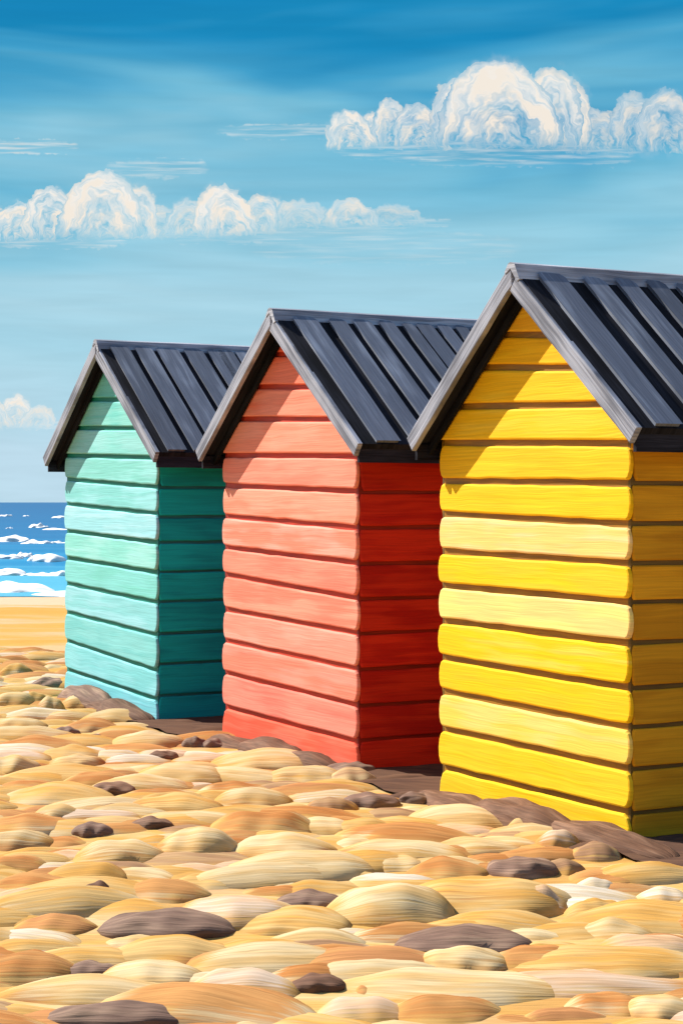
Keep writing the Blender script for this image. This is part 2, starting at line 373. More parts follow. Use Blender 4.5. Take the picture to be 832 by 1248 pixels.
# ------------------------------------------------------------------ sand
def on_hut(x, y, m=0.):
    for FR, FL, w, D in foot:
        r = Vector((x, y, 0))-FR; a = r.dot(dv); b = r.dot(sv_)
        if -m < a < w+m and -m < b < D+m: return True
    return False
def shore(x): return 37.0+.5*math.sin(x*.21)+.35*math.sin(x*.63+1)+.12*math.sin(x*2.1)
def sandz(x, y):
    z = .018*noise.noise(Vector((x*.8, y*.8, 0)))+.01*noise.noise(Vector((x*2.4, y*2.4, 5)))
    s = shore(x)
    if y > s-6: z -= .02*(y-s+6)
    if y > s: z -= .03*(y-s)
    return z
mb = MB()
xs = [-900,-500,-260,-150,-90,-60,-45,-35,-28,-22,-18,-15]; x = -13.0
while x < 13: xs.append(x); x += .2
xs += [13,15,18,22,28,35,45,60,90,150,260,500,900]
ys = [-400,-150,-60,-30,-15,-8,-4,-1,1,2.5,3.5]; y = 4.2
while y < 24: ys.append(y); y += .2
while y < 50: ys.append(y); y += .6
ys += [55,65,80,110,160]
for yy in ys:
    for xx in xs: mb.v.append((xx, yy, sandz(xx, yy)))
nx = len(xs)
for j in range(len(ys)-1):
    for i in range(nx-1):
        q = (j*nx+i, j*nx+i+1, (j+1)*nx+i+1, (j+1)*nx+i)
        mb.face(q, [(mb.v[k][0], mb.v[k][1]) for k in q], (1,1,1), None, 0, 0, True)
# sand sheet material: ochre, cream and orange strokes drawn along the shore
def sand_sheet():
    m, nt = nodes('sand'); L = nt.links.new
    out = N(nt, 'ShaderNodeOutputMaterial'); b = N(nt, 'ShaderNodeBsdfPrincipled'); b.inputs['Roughness'].default_value = .92; b.inputs['Specular IOR Level'].default_value = .08
    L(b.outputs[0], out.inputs[0]); g_ = N(nt, 'ShaderNodeNewGeometry')
    def st(sx, sy, det, w, dist=0.):
        mp = N(nt, 'ShaderNodeMapping'); mp.inputs['Scale'].default_value = (sx, sy, 1); mp.inputs['Location'].default_value = (w, w*2, 0); L(g_.outputs['Position'], mp.inputs[0])
        t = N(nt, 'ShaderNodeTexNoise'); t.inputs['Scale'].default_value = 1; t.inputs['Detail'].default_value = det; t.inputs['Distortion'].default_value = dist; L(mp.outputs[0], t.inputs['Vector']); return t.outputs['Fac']
    n1 = st(.55, 1.5, 4, 3, .6); n2 = st(1.2, 2.6, 4, 11, .4); n3 = st(5, 45, 2, 7)
    def ramp(src, stops):
        r = N(nt, 'ShaderNodeValToRGB'); e = r.color_ramp.elements
        while len(e) < len(stops): e.new(.5)
        for k, (p, c) in enumerate(stops): e[k].position = p; e[k].color = (*c, 1)
        L(src, r.inputs[0]); return r.outputs[0]
    A = ramp(n1, [(.36, pc(214,150,84,.6)), (.45, pc(228,176,92,.6)), (.52, pc(232,190,112,.6)), (.62, pc(236,206,160,.6))])
    B = ramp(n2, [(.38, pc(206,140,78,.6)), (.48, pc(226,176,88,.6)), (.60, pc(238,210,164,.6))])
    mx = N(nt, 'ShaderNodeMix', data_type='RGBA'); mx.inputs[0].default_value = .45; L(A, mx.inputs[6]); L(B, mx.inputs[7])
    # flatter yellow beach further down, pale band of wet cream sand by the water
    sep = N(nt, 'ShaderNodeSeparateXYZ'); L(g_.outputs['Position'], sep.inputs[0])
    f1 = st(.25, .8, 4, 5, .3)
    Y = ramp(f1, [(.40, pc(240,180,80,.52)), (.50, pc(240,186,94,.52)), (.60, pc(240,200,144,.54)), (.72, pc(240,196,136,.54))])
    ad = N(nt, 'ShaderNodeMath', operation='MULTIPLY_ADD'); ad.inputs[1].default_value = 6.; L(f1, ad.inputs[0]); L(sep.outputs[1], ad.inputs[2])
    mr = N(nt, 'ShaderNodeMapRange', interpolation_type='SMOOTHSTEP'); mr.inputs['From Min'].default_value = 21.5; mr.inputs['From Max'].default_value = 24; L(ad.outputs[0], mr.inputs[0])
    m2 = N(nt, 'ShaderNodeMix', data_type='RGBA'); L(mr.outputs[0], m2.inputs[0]); L(mx.outputs[2], m2.inputs[6]); L(Y, m2.inputs[7])
    mr2 = N(nt, 'ShaderNodeMapRange', interpolation_type='SMOOTHSTEP'); mr2.inputs['From Min'].default_value = 33.5; mr2.inputs['From Max'].default_value = 35; L(ad.outputs[0], mr2.inputs[0])
    m3 = N(nt, 'ShaderNodeMix', data_type='RGBA'); L(mr2.outputs[0], m3.inputs[0]); L(m2.outputs[2], m3.inputs[6]); m3.inputs[7].default_value = (*pc(240,204,164,.58), 1)
    vr = N(nt, 'ShaderNodeMapRange'); vr.inputs['From Min'].default_value = .3; vr.inputs['From Max'].default_value = .7; vr.inputs['To Min'].default_value = .86; vr.inputs['To Max'].default_value = 1.1; L(n3, vr.inputs[0])
    mm = N(nt, 'ShaderNodeMix', data_type='RGBA', blend_type='MULTIPLY'); mm.inputs[0].default_value = 1; L(m3.outputs[2], mm.inputs[6]); L(vr.outputs[0], mm.inputs[7])
    L(mm.outputs[2], b.inputs['Base Color'])
    bp = N(nt, 'ShaderNodeBump'); bp.inputs['Strength'].default_value = .6; bp.inputs['Distance'].default_value = .015; L(n3, bp.inputs['Height']); L(bp.outputs[0], b.inputs['Normal'])
    return m
o = mb.build('sand', sand_sheet()); o['kind'] = 'structure'

def dome(mb, cx, cy, rx, ry, rz, c1, c2, seed, rot=0., tip=.62, bend=0., bottom=False, nu=22, na=12, lump=.10, base=None, solid=0):
    """low hump like one loaded brush stroke: streaks run from tip to tip over the crest"""
    b0 = len(mb.v); cr, sr = math.cos(rot), math.sin(rot); z0 = (sandz(cx, cy) if base is None else base)-.02
    sk = noise.noise(Vector((seed, 1, 1)))*.35
    for i in range(nu+1):
        u = -1+2*i/nu; g_ = max(0., 1-u*u)**tip
        gz_ = g_*(1+sk*u)
        for k in range(na+1):
            a = math.pi*(k/na)
            l = 1+lump*noise.noise(Vector((u*2.2+seed*5, k*.35, seed)))*2
            ly = -ry*math.cos(a)*g_*l+bend*ry*(1-u*u)
            lz = rz*math.sin(a)**(.9 if bottom else 1.6)*gz_*l if 0 < k < na else -.03
            lx = rx*u*1.06
            mb.v.append((cx+lx*cr-ly*sr, cy+lx*sr+ly*cr, z0+lz))
    W = na+1
    for i in range(nu):
        for k in range(na):
            q = (b0+i*W+k, b0+(i+1)*W+k, b0+(i+1)*W+k+1, b0+i*W+k+1)
            s = lambda i_, k_: (rx*(-1+2*i_/nu), (ry+rz)*k_/na*1.5)
            e_ = lambda i_, k_: (i_/nu, k_/na)
            mb.face(q, (s(i,k), s(i+1,k), s(i+1,k+1), s(i,k+1)), c1, c2, seed, 0, True, (e_(i,k), e_(i+1,k), e_(i+1,k+1), e_(i,k+1)))
    if bottom:
        for i in range(nu):
            q = (b0+i*W, b0+i*W+na, b0+(i+1)*W+na, b0+(i+1)*W)
            mb.face(q, ((0,0),(0,.1),(.1,.1),(.1,0)), c1, c2, seed, 0, False)

KS = .56
SC = {'C': (pc(246,218,168,KS), pc(240,196,130,KS)), 'P': (pc(246,216,186,KS), pc(238,190,142,KS)), 'Y': (pc(234,174,88,KS), pc(240,196,126,KS)),
      'O': (pc(208,136,74,KS), pc(222,160,96,KS)), 'T': (pc(224,162,98,KS), pc(212,146,92,KS)), 'W': (pc(248,232,208,KS), pc(240,208,160,KS)), 'G': (pc(212,172,124,KS), pc(184,140,104,KS))}
DK = (lin(108,82,68), lin(146,118,96))
DB = (lin(96,66,48), lin(128,96,74))
def place(x0, x1, yt, yb):
    """ground size and position of a hump that shows between these picture rows and columns"""
    Zb = F*CH/(yb-HY); m = (yt-HY)/F
    ry = max(.03, (CH-m*Zb)/(m*2.6)); yc = Zb+ry; c = CH-m*yc
    rz = math.sqrt(max(1e-4, c*c-(m*ry)**2)); rx = (x1-x0)/2/F*yc; cx = ((x0+x1)/2-CX)/F*yc
    return cx, yc, rx, min(ry, rx*.95), rz+.02
A = lambda t: (t[0]/1.981, t[1]/1.981, 780+t[2]/1.981, 780+t[3]/1.981)
B = lambda t: (400+t[0]/1.926, 400+t[1]/1.926, 900+t[2]/1.926, 900+t[3]/1.926)
left = '''O 20 115 45 72;C 95 165 55 85;Y 0 80 50 110;O -30 40 105 130;Y 40 120 120 180;C -20 85 120 185;C 90 155 130 200;C 148 245 125 190;C -10 110 180 230;O 150 290 185 240;C 200 340 165 215
O -20 200 225 280;C 275 445 210 275;Y 95 260 245 300;C 120 250 265 320;C -30 95 268 345;O 5 140 333 365;O 155 330 315 370;C 335 545 290 360;O 485 645 335 385;C 520 760 255 330;Y 15 265 345 410;C 80 205 385 470
O -30 180 412 480;C -40 130 445 520;Y 320 530 370 440;C 525 700 345 420;O 520 750 405 500;C 570 805 465 550;C 185 400 475 560;C 390 570 440 560;O -40 110 512 570;O 300 500 575 635;P -30 135 605 650;O -20 180 565 610
O 580 760 590 615;P 435 710 605 700;Y 200 430 625 680;C 255 400 708 740;O 400 475 706 730;T 40 230 655 720;O -60 185 740 840;C 245 490 770 840;C 10 440 815 885;O 310 475 835 890;P 450 715 800 895;O 655 860 780 830;Y 270 560 720 790
Y 560 830 645 720;Y 110 300 540 600;C 640 830 300 360;G 740 860 370 430;C 700 860 430 480;Y 420 600 560 600;O 60 210 470 500;Y 330 470 300 345'''
right = '''G 0 112 60 125;C 180 430 150 225;P 200 400 200 232;G 70 235 160 205;Y 0 165 185 235;C 0 125 230 275;C 420 500 180 235;P 490 585 210 280;G 570 680 235 310;W 575 680 312 385;W 720 850 338 400;O 190 370 278 340
G 500 600 275 335;Y 170 560 300 430;P 415 555 330 440;O 685 800 385 430;C 0 280 330 480;O 380 600 490 550;C 215 420 485 560;C 30 560 540 620;O 670 860 505 560;P 640 860 460 520;P 300 860 550 610;T 60 150 580 610;P -20 190 610 670
O 150 400 600 670;C 580 760 430 480;Y 560 700 360 440;C 90 230 270 320;Y 430 620 480 520;O 560 760 600 660;C 700 860 600 680'''
mb = MB(); rs = random.Random(11)
grid = {}; hand = []
for txt, fn in ((left, A), (right, B)):
    for it in txt.replace('\n', ';').split(';'):
        p = it.split(); k = p[0]; q = fn([float(v) for v in p[1:]])
        cx, cy, rx, ry, rz = place(*q); c1, c2 = SC[k]; kk = rs.uniform(.92, 1.06)
        dome(mb, cx, cy, rx*1.12, ry*1.3, rz*1.0, sc(c1, kk), sc(c2, kk), rs.random()*50, rs.uniform(-.12,.12), rs.uniform(.5,.75), rs.uniform(-.15,.3), solid=1); hand.append((cx, cy, rx, ry))
ROCKS = [
 (A, (75,165,90,130), 'K', 'rounded dark brown stone in front of the left corner of the turquoise hut'),
 (A, (160,252,112,148), 'K', 'low brown stone against the left half of the turquoise front'),
 (A, (235,345,143,205), 'B', 'low brown stone against the right half of the turquoise front'),
 (A, (125,195,210,240), 'K', 'small grey brown stone between pale humps, leftmost of two near the turquoise hut'),
 (A, (203,252,228,250), 'K', 'tiny dark stone just right of the small grey brown one near the turquoise hut'),
 (A, (355,432,266,300), 'B', 'dark stone on the pale sand before the gap between turquoise and pink huts'),
 (A, (438,500,232,270), 'K', 'grey brown stone under the dark gap beside the turquoise hut'),
 (A, (478,545,240,266), 'K', 'grey brown stone touching the left corner of the pink hut'),
 (A, (520,602,234,262), 'B', 'small dark stone against the left end of the pink front'),
 (A, (600,705,237,287), 'B', 'rounded dark stone against the middle of the pink front'),
 (A, (700,800,268,312), 'B', 'dark brown stone against the right half of the pink front'),
 (A, (220,328,348,385), 'B', 'dark lens shaped stone behind an orange hump below the turquoise hut'),
 (A, (172,277,443,487), 'K', 'dark grey arched stone left of the thin dark sliver in the sand'),
 (A, (316,418,438,466), 'B', 'thin dark sliver of stone below a broad ochre hump'),
 (A, (182,277,592,636), 'B', 'small oval dark stone left of a rounded orange hump'),
 (A, (665,832,608,651), 'K', 'long flat dark stone in mid sand below the pink hut'),
 (A, (240,565,660,732), 'K', 'long arched dark stone, the widest one in the left foreground'),
 (A, (145,290,778,814), 'K', 'flat dark stone on top of a broad orange hump at the left'),
 (A, (700,835,820,860), 'B', 'dark wedge of stone right of the pale pink hump near the bottom'),
 (A, (110,455,880,940), 'K', 'big mottled dark stone cut off by the bottom edge'),
 (B, (-10,112,50,100), 'K', 'grey brown stone at the right corner of the pink front'),
 (B, (28,168,128,170), 'K', 'streaky brown stone in the sand before the brick red side'),
 (B, (165,242,124,160), 'K', 'grey brown stone just left of the yellow hut corner'),
 (B, (228,385,133,176), 'B', 'dark stone against the left end of the yellow front'),
 (B, (375,560,140,210), 'B', 'long dark stone against the middle of the yellow front'),
 (B, (550,770,203,300), 'B', 'long dark stone against the right end of the yellow front'),
 (B, (745,807,306,336), 'K', 'small blue grey stone by the painted ground shadow at the right edge'),
 (B, (372,540,278,338), 'K', 'dark streaked stone on the ochre slope below the yellow hut'),
 (B, (160,480,448,520), 'K', 'long thin dark stone arching over a pale hump in the right foreground'),
 (B, (370,485,474,506), 'B', 'short dark stone tucked under the long thin arching one'),
]
for fn, q, k, lab in ROCKS:
    cx, cy, rx, ry, rz = place(*fn(q)); hand.append((cx, cy-.12, rx*1.15, ry+.12))
# the rest of the trodden sand, also to the sides of and behind the huts
cnt = 0
def on_shadow_earth(x, y):  # strip beside each hut kept for its painted ground shadow
    for FR, FL, w, D in foot:
        r = Vector((x, y, 0))-FR; a = r.dot(dv); b = r.dot(sv_)
        if -1.15 < a <= .05 and -.32 < b < D+1: return True
    return False
for k in range(9000):
    y = rs.uniform(4.6, 21.5)
    x = rs.uniform(-.26*y-.8, .26*y+.8)
    if k % 4 == 0: x = rs.uniform(-9, 9)
    if on_hut(x, y, .04) or on_shadow_earth(x, y): continue
    if any(((x-a)/(c+.05))**2+((y-b+.06)/(d+.06))**2 < .8 for a, b, c, d in hand): continue
    rx = rs.choice((rs.uniform(.14, .26), rs.uniform(.22, .42))); ry = rx*rs.uniform(.6, .9); rz = rx*rs.uniform(.16, .27)
    gi, gj = int(x//.6), int(y//.6)
    if any((x-a)**2/(rx*rx)+(y-b)**2/(ry*ry) < .30 for di in (-1,0,1) for dj in (-1,0,1) for a, b in grid.get((gi+di, gj+dj), ())): continue
    if cnt > 2600: break
    if y > 19 and rs.random() < .5: continue
    grid.setdefault((gi, gj), []).append((x, y)); cnt += 1
    kind = rs.choice('CCPYYYOOTTCYYGW' if y > 6 else 'CPYYOOTTCYO'); c1, c2 = SC[kind]; kk = rs.uniform(.88, 1.05)
    dome(mb, x, y, rx, ry, rz, sc(c1, kk), sc(c2, kk), rs.random()*50, rs.uniform(-.35,.35), rs.uniform(.5,.95), rs.uniform(-.2,.5), nu=14, na=8, solid=1)
o = mb.build('sand_mounds', [M_sand]); o['kind'] = 'structure'
# brown earth with the huts' ground shadow painted in, along their shaded sides
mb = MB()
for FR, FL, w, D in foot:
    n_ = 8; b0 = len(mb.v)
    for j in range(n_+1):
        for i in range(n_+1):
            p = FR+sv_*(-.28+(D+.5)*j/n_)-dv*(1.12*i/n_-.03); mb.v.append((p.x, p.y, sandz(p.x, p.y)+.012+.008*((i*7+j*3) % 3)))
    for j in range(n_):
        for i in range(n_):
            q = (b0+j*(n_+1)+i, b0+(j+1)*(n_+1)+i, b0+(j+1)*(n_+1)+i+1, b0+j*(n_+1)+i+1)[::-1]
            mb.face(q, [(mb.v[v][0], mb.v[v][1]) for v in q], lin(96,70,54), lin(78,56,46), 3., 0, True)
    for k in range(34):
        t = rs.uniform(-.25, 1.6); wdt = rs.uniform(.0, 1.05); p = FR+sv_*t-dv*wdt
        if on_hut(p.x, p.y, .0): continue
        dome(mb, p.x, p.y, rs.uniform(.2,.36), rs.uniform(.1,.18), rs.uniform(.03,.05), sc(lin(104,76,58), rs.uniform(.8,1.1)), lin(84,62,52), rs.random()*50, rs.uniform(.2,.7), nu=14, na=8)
o = mb.build('painted_shadow_earth', M_shadow_earth); o['kind'] = 'structure'

# dark stones lying in the sand: every one its own thing
for fn, q, k, lab in ROCKS:
    cx, cy, rx, ry, rz = place(*fn(q))
    mb = MB(); c1, c2 = DK if k == 'K' else DB
    kk = rs.uniform(.9, 1.1)
    rx *= .98; rz *= .82
    # keep stones off the walls
    sd = rs.random()*50
    rock_rot = 0.
    if 'against' in lab:
        x0, x1, yt, yb_ = fn(q); FR, FL, w, D = foot[0 if 'turquoise' in lab else 1 if 'pink' in lab else 2]
        def tt(px):
            t_ = (px-CX)/F; O_ = FR-sv_*.11
            return (O_.x-t_*O_.y)/(-dv.x+t_*dv.y)
        ta, tb_ = tt(x1), tt(x0); pc_ = FR-sv_*.11+dv*((ta+tb_)/2); cx, cy = pc_.x, pc_.y
        rx = (tb_-ta)/2*1.3; ry = .15; rock_rot = math.atan2(dv.y, dv.x)
        yl = (yt*.75+yb_*.25); rz = max(.08, min(.13 if 'yellow' in lab else .2, CH-(yl-HY)*cy/F+.04))
    dome(mb, 0, 0, rx, ry, rz, sc(c1, kk), sc(c2, kk), sd, rock_rot, rs.uniform(.45,.62), rs.uniform(-.1,.2), bottom=True, lump=.16, base=0.)
    o = mb.build('stone', M_stone); o.location = (cx, cy, sandz(cx, cy)+.004)
    o.location.z += 0 if 'against' in lab else .02
    tag(o, lab, 'stone', 'dark stones half buried in the sand')

# ------------------------------------------------------------------ sea
def sea_mat():
    m, nt = nodes('sea'); L = nt.links.new
    out = N(nt, 'ShaderNodeOutputMaterial'); b = N(nt, 'ShaderNodeBsdfPrincipled'); b.inputs['Roughness'].default_value = .45; b.inputs['Specular IOR Level'].default_value = .12
    L(b.outputs[0], out.inputs[0]); g_ = N(nt, 'ShaderNodeNewGeometry')
    mp = N(nt, 'ShaderNodeMapping'); mp.inputs['Scale'].default_value = (.09, .35, 1); L(g_.outputs['Position'], mp.inputs[0])
    t = N(nt, 'ShaderNodeTexNoise'); t.inputs['Scale'].default_value = 1; t.inputs['Detail'].default_value = 4; L(mp.outputs[0], t.inputs['Vector'])
    sep = N(nt, 'ShaderNodeSeparateXYZ'); L(g_.outputs['Position'], sep.inputs[0])
    dvv = N(nt, 'ShaderNodeMath', operation='DIVIDE'); dvv.inputs[0].default_value = 37.; L(sep.outputs[1], dvv.inputs[1])
    ad = N(nt, 'ShaderNodeMath', operation='MULTIPLY_ADD'); ad.inputs[1].default_value = .35; L(t.outputs['Fac'], ad.inputs[0]); L(dvv.outputs[0], ad.inputs[2])
    r = N(nt, 'ShaderNodeValToRGB'); e = r.color_ramp.elements
    st = [(.18, pc(6,98,150,.62)), (.55, pc(8,112,162,.66)), (.80, pc(20,136,182,.7)), (1.0, pc(80,170,196,.75))]
    while len(e) < 4: e.new(.5)
    for k, (p, c) in enumerate(st): e[k].position = p; e[k].color = (*c, 1)
    L(ad.outputs[0], r.inputs[0]); L(r.outputs[0], b.inputs['Base Color'])
    bp = N(nt, 'ShaderNodeBump'); bp.inputs['Strength'].default_value = .5; bp.inputs['Distance'].default_value = .1; L(t.outputs['Fac'], bp.inputs['Height']); L(bp.outputs[0], b.inputs['Normal'])
    return m
mb = MB()
xs = [-6000,-2500,-900,-300,-120,-60,-40]+[-30+i*1. for i in range(61)]+[40,60,120,300,900,2500,6000]
ys = [36.0+i*.7 for i in range(60)]+[80+i*4 for i in range(30)]+[220,280,360,500,800,1400,2600,6000,12000]
def seaz(x, y):
    a = max(0, min(1, (y-37)/8))
    if y > 210: return -.10
    return -.10+a*(.05*math.sin(y*.9+.5*math.sin(x*.2))+.04*noise.noise(Vector((x*.2, y*.5, 0))))
for yy in ys:
    for xx in xs: mb.v.append((xx, yy, seaz(xx, yy)))
nx = len(xs)
for j in range(len(ys)-1):
    for i in range(nx-1):
        q = (j*nx+i, j*nx+i+1, (j+1)*nx+i+1, (j+1)*nx+i)
        mb.face(q, [(mb.v[k][0], mb.v[k][1]) for k in q], (1,1,1), None, 0, 0, True)
o = mb.build('sea', sea_mat()); o['kind'] = 'structure'
# breaking foam: low white humps riding the water
M_foam = paint('sea_foam', su=.5, sv=3, patch=.4, vary=.08, rough=.8, bump=.6, fine=9, contrast=(.5,.7), spec=.1, dist=.05)
mb = MB(); FW = (pc(250,245,236,.88), pc(214,226,232,.88))
def foam(x0, x1, yt, yb):
    cx, cy, rx, ry, rz = place(x0, x1, yt, yb); dome(mb, cx, cy+.4, rx*1.15, min(ry, rx)*1.2, rz*1.25, FW[0], FW[1], rs.random()*40, rs.uniform(-.03,.03), .55, .1, lump=.35, base=-.12, nu=26)
for q in [(0,14,626,630),(28,36,627,629),(64,82,628,632),(6,15,641,644),(36,57,637,645),(52,84,642,646),(-14,32,651,662),(26,62,656,664),(60,78,657,660),
          (-20,22,672,679),(18,38,670,678),(34,76,673,687),(-20,26,689,700),(22,60,692,703),(50,96,691,706),(-60,54,706,723),(40,150,714,723)]:
    foam(*q)
for k in range(90):                                    # the same surf to either side of the picture
    row = rs.choice([(44,.16),(52,.16),(60,.2),(72,.16),(88,.16),(130,.2)]); y = row[0]+rs.uniform(-2.5,2.5); x = rs.uniform(-70, 70)
    if -.2*y < x < -.142*y: continue
    dome(mb, x, y, rs.uniform(.5,2.4), rs.uniform(.3,.8), row[1]*rs.uniform(.7,1.2), FW[0], FW[1], rs.random()*40, rs.uniform(-.05,.05), .55, .1, lump=.35, base=-.12)
for k in range(60):
    x = -75+k*2.5
    if -8.6 < x < -4.4: continue
    dome(mb, x, shore(x)-.1, rs.uniform(1.4,2.2), .6, .12, FW[0], FW[1], rs.random()*40, 0, .5, .2, lump=.3, base=-.1)
o = mb.build('sea_foam', M_foam); o['kind'] = 'structure'

# ------------------------------------------------------------------ sky and sun
sun_h = dv*.66-sv_*.36; toS = Vector((sun_h.x, sun_h.y, .66)).normalized()
el = math.asin(toS.z); az = math.atan2(toS.x, toS.y)
Wd = bpy.data.worlds.new('World'); bpy.context.scene.world = Wd; Wd.use_nodes = True; nt = Wd.node_tree; L = nt.links.new
bg = nt.nodes['Background']; bg.inputs['Strength'].default_value = .12
sky = N(nt, 'ShaderNodeTexSky', sky_type='NISHITA'); sky.sun_disc = False; sky.sun_elevation = el; sky.sun_rotation = az; sky.dust_density = .6; sky.ozone_density = 1.5
EXP = 0.92; kk = 1/(2**EXP)/.12
def sky_colour(nt, DIR, clouds):
    L = nt.links.new
    sep = N(nt, 'ShaderNodeSeparateXYZ'); L(DIR, sep.inputs[0])
    def snoise(sx, sy, sz, det, dist=0.):
        mp = N(nt, 'ShaderNodeMapping'); mp.inputs['Scale'].default_value = (sx, sy, sz); L(DIR, mp.inputs[0])
        t = N(nt, 'ShaderNodeTexNoise'); t.inputs['Scale'].default_value = 1; t.inputs['Detail'].default_value = det; t.inputs['Distortion'].default_value = dist; L(mp.outputs[0], t.inputs['Vector']); return t.outputs['Fac']
    s1 = snoise(3.2, 3.2, 22, 3, .9); s2 = snoise(14, 14, 150, 3, .4)
    ad = N(nt, 'ShaderNodeMath', operation='SUBTRACT'); ad.inputs[1].default_value = .5; L(s1, ad.inputs[0])
    ma = N(nt, 'ShaderNodeMath', operation='MULTIPLY_ADD'); ma.inputs[1].default_value = .19; L(ad.outputs[0], ma.inputs[0]); L(sep.outputs[2], ma.inputs[2])
    rp = N(nt, 'ShaderNodeValToRGB'); e = rp.color_ramp.elements
    st = [(0.0, (190,220,236)), (.035, (182,218,234)), (.075, (172,214,230)), (.115, (162,209,227)), (.145, (146,202,223)), (.185, (112,185,214)), (.222, (66,159,202)), (.262, (26,136,188)), (.40, (12,114,176))]
    while len(e) < len(st): e.new(.5)
    for i, (p, c) in enumerate(st): e[i].position = p; e[i].color = (*lin(*c), 1)
    L(ma.outputs[0], rp.inputs[0])
    vr = N(nt, 'ShaderNodeMapRange'); vr.inputs['From Min'].default_value = .3; vr.inputs['From Max'].default_value = .7; vr.inputs['To Min'].default_value = .96*kk; vr.inputs['To Max'].default_value = 1.05*kk; L(s2, vr.inputs[0])
    mm = N(nt, 'ShaderNodeVectorMath', operation='SCALE'); L(rp.outputs[0], mm.inputs[0]); L(vr.outputs[0], mm.inputs['Scale'])
    if not clouds: return mm.outputs[0], sep.outputs[2]
    # clouds as part of the sky itself: billows of swept streaks, laid out by direction
    def m_(op, a, b=None, c=None, clamp=False):
        n = N(nt, 'ShaderNodeMath', operation=op); n.use_clamp = clamp
        for i, v in enumerate((a, b, c)):
            if v is None: continue
            if isinstance(v, (int, float)): n.inputs[i].default_value = v
            else: L(v, n.inputs[i])
        return n.outputs[0]
    def mixf(f, a, b):
        n = N(nt, 'ShaderNodeMix', data_type='FLOAT')
        for i, v in ((0, f), (2, a), (3, b)):
            if isinstance(v, (int, float)): n.inputs[i].default_value = v
            else: L(v, n.inputs[i])
        return n.outputs[0]
    def tex(x, y, w, det=2.):
        c = N(nt, 'ShaderNodeCombineXYZ')
        for i, v in enumerate((x, y)):
            if isinstance(v, (int, float)): c.inputs[i].default_value = v
            else: L(v, c.inputs[i])
        t = N(nt, 'ShaderNodeTexNoise', noise_dimensions='4D'); t.inputs['Scale'].default_value = 1; t.inputs['Detail'].default_value = det; L(c.outputs[0], t.inputs['Vector'])
        if isinstance(w, (int, float)): t.inputs['W'].default_value = w
        else: L(w, t.inputs['W'])
        return t.outputs['Fac']
    def sstep(x, a, b):
        r = N(nt, 'ShaderNodeMapRange', interpolation_type='SMOOTHSTEP'); r.inputs['From Min'].default_value = a; r.inputs['From Max'].default_value = b; L(x, r.inputs[0]); return r.outputs[0]
    yy_ = m_('MAXIMUM', sep.outputs[1], .02)
    U0 = m_('MULTIPLY', m_('DIVIDE', sep.outputs[0], yy_), F/100); V0 = m_('MULTIPLY', m_('DIVIDE', sep.outputs[2], yy_), F/100)   # hundredths of the frame scale
    wx = m_('MULTIPLY_ADD', tex(m_('MULTIPLY', U0, 9), m_('MULTIPLY', V0, 9), 1.), .17, -.085)
    wy = m_('MULTIPLY_ADD', tex(m_('MULTIPLY', U0, 9), m_('MULTIPLY', V0, 9), 7.), .17, -.085)
    Uw = m_('ADD', U0, wx); Vw = m_('ADD', V0, wy)
    # x centre, base row, half width, height, density, lean
    LOB = [(455,172,54,24,.35,0),(-60,262,60,60,.8,0),(-22,298,40,62,.85,.1),(22,296,42,52,.8,-.1),(64,294,40,70,.95,.1),(98,292,30,52,.6,0),(196,292,34,44,.5,.1),(226,290,30,50,.6,-.1),(158,294,34,70,.8,-.35),(120,292,56,88,1.,-.12),
           (320,282,34,46,.55,-.2),(368,280,44,38,.5,.1),(308,286,30,52,.7,-.4),(276,290,42,68,1.,.2),(476,276,46,28,.4,0),(430,278,38,38,.6,.15),
           (452,184,42,50,.8,-.2),(476,182,26,66,.8,.1),(430,184,34,52,.9,.25),(512,182,36,58,.75,.2),(735,190,48,60,.55,.25),(775,186,36,78,.6,.15),(815,190,46,84,.65,.1),(870,190,46,70,.65,.1),(930,190,56,60,.6,.1),
           (676,186,42,92,.75,-.45),(574,186,50,94,.9,.35),(656,185,52,106,.85,-.35),(612,184,82,116,1.,.12),
           (20,522,26,42,.85,0),(44,522,24,28,.6,-.2),(-12,522,30,38,.7,.1)]
    D_ = 1.; A_ = 0.; I_ = 0.; M_ = 0.
    for i, (cx_, by, rx_, h_, am, lean) in enumerate(LOB):
        qy = m_('MULTIPLY', m_('SUBTRACT', Vw, (HY-by)/100), 100/h_)
        qx = m_('MULTIPLY', m_('SUBTRACT', Uw, (cx_-CX)/100), 100/rx_)
        qx = m_('MULTIPLY_ADD', qy, lean, qx)
        d2 = m_('SQRT', m_('MULTIPLY_ADD', qx, qx, m_('MULTIPLY', qy, qy)))
        body = m_('MULTIPLY', sstep(m_('SUBTRACT', 1., d2), -.05, .16), sstep(qy, -.08, .22))
        win = m_('GREATER_THAN', body, .35)
        D_ = mixf(win, D_, d2); A_ = mixf(win, A_, m_('ARCTAN2', qy, qx)); I_ = mixf(win, I_, i*3.1+1)
        M_ = mixf(win, m_('MAXIMUM', M_, m_('MULTIPLY', body, am)), m_('MULTIPLY', body, am))
    wr = m_('MULTIPLY_ADD', tex(m_('MULTIPLY', U0, 2.2), m_('MULTIPLY', V0, 2.2), I_), 0.7, -.35)
    an = m_('ADD', m_('MULTIPLY_ADD', D_, 1.9, A_), wr); DS = m_('ADD', D_, m_('MULTIPLY', wr, .8))
    st1 = tex(m_('MULTIPLY', an, 1.3), m_('MULTIPLY', DS, 5.0), I_, 3.); st2 = tex(m_('MULTIPLY', an, 2.6), m_('MULTIPLY', DS, 22.), I_, 2.)
    crest = m_('MULTIPLY', sstep(D_, .25, .95), sstep(m_('SINE', A_), -.1, .75))
    stv = m_('MULTIPLY_ADD', m_('SUBTRACT', st2, .5), 1.3, m_('MULTIPLY', m_('SUBTRACT', st1, .5), 2.4))
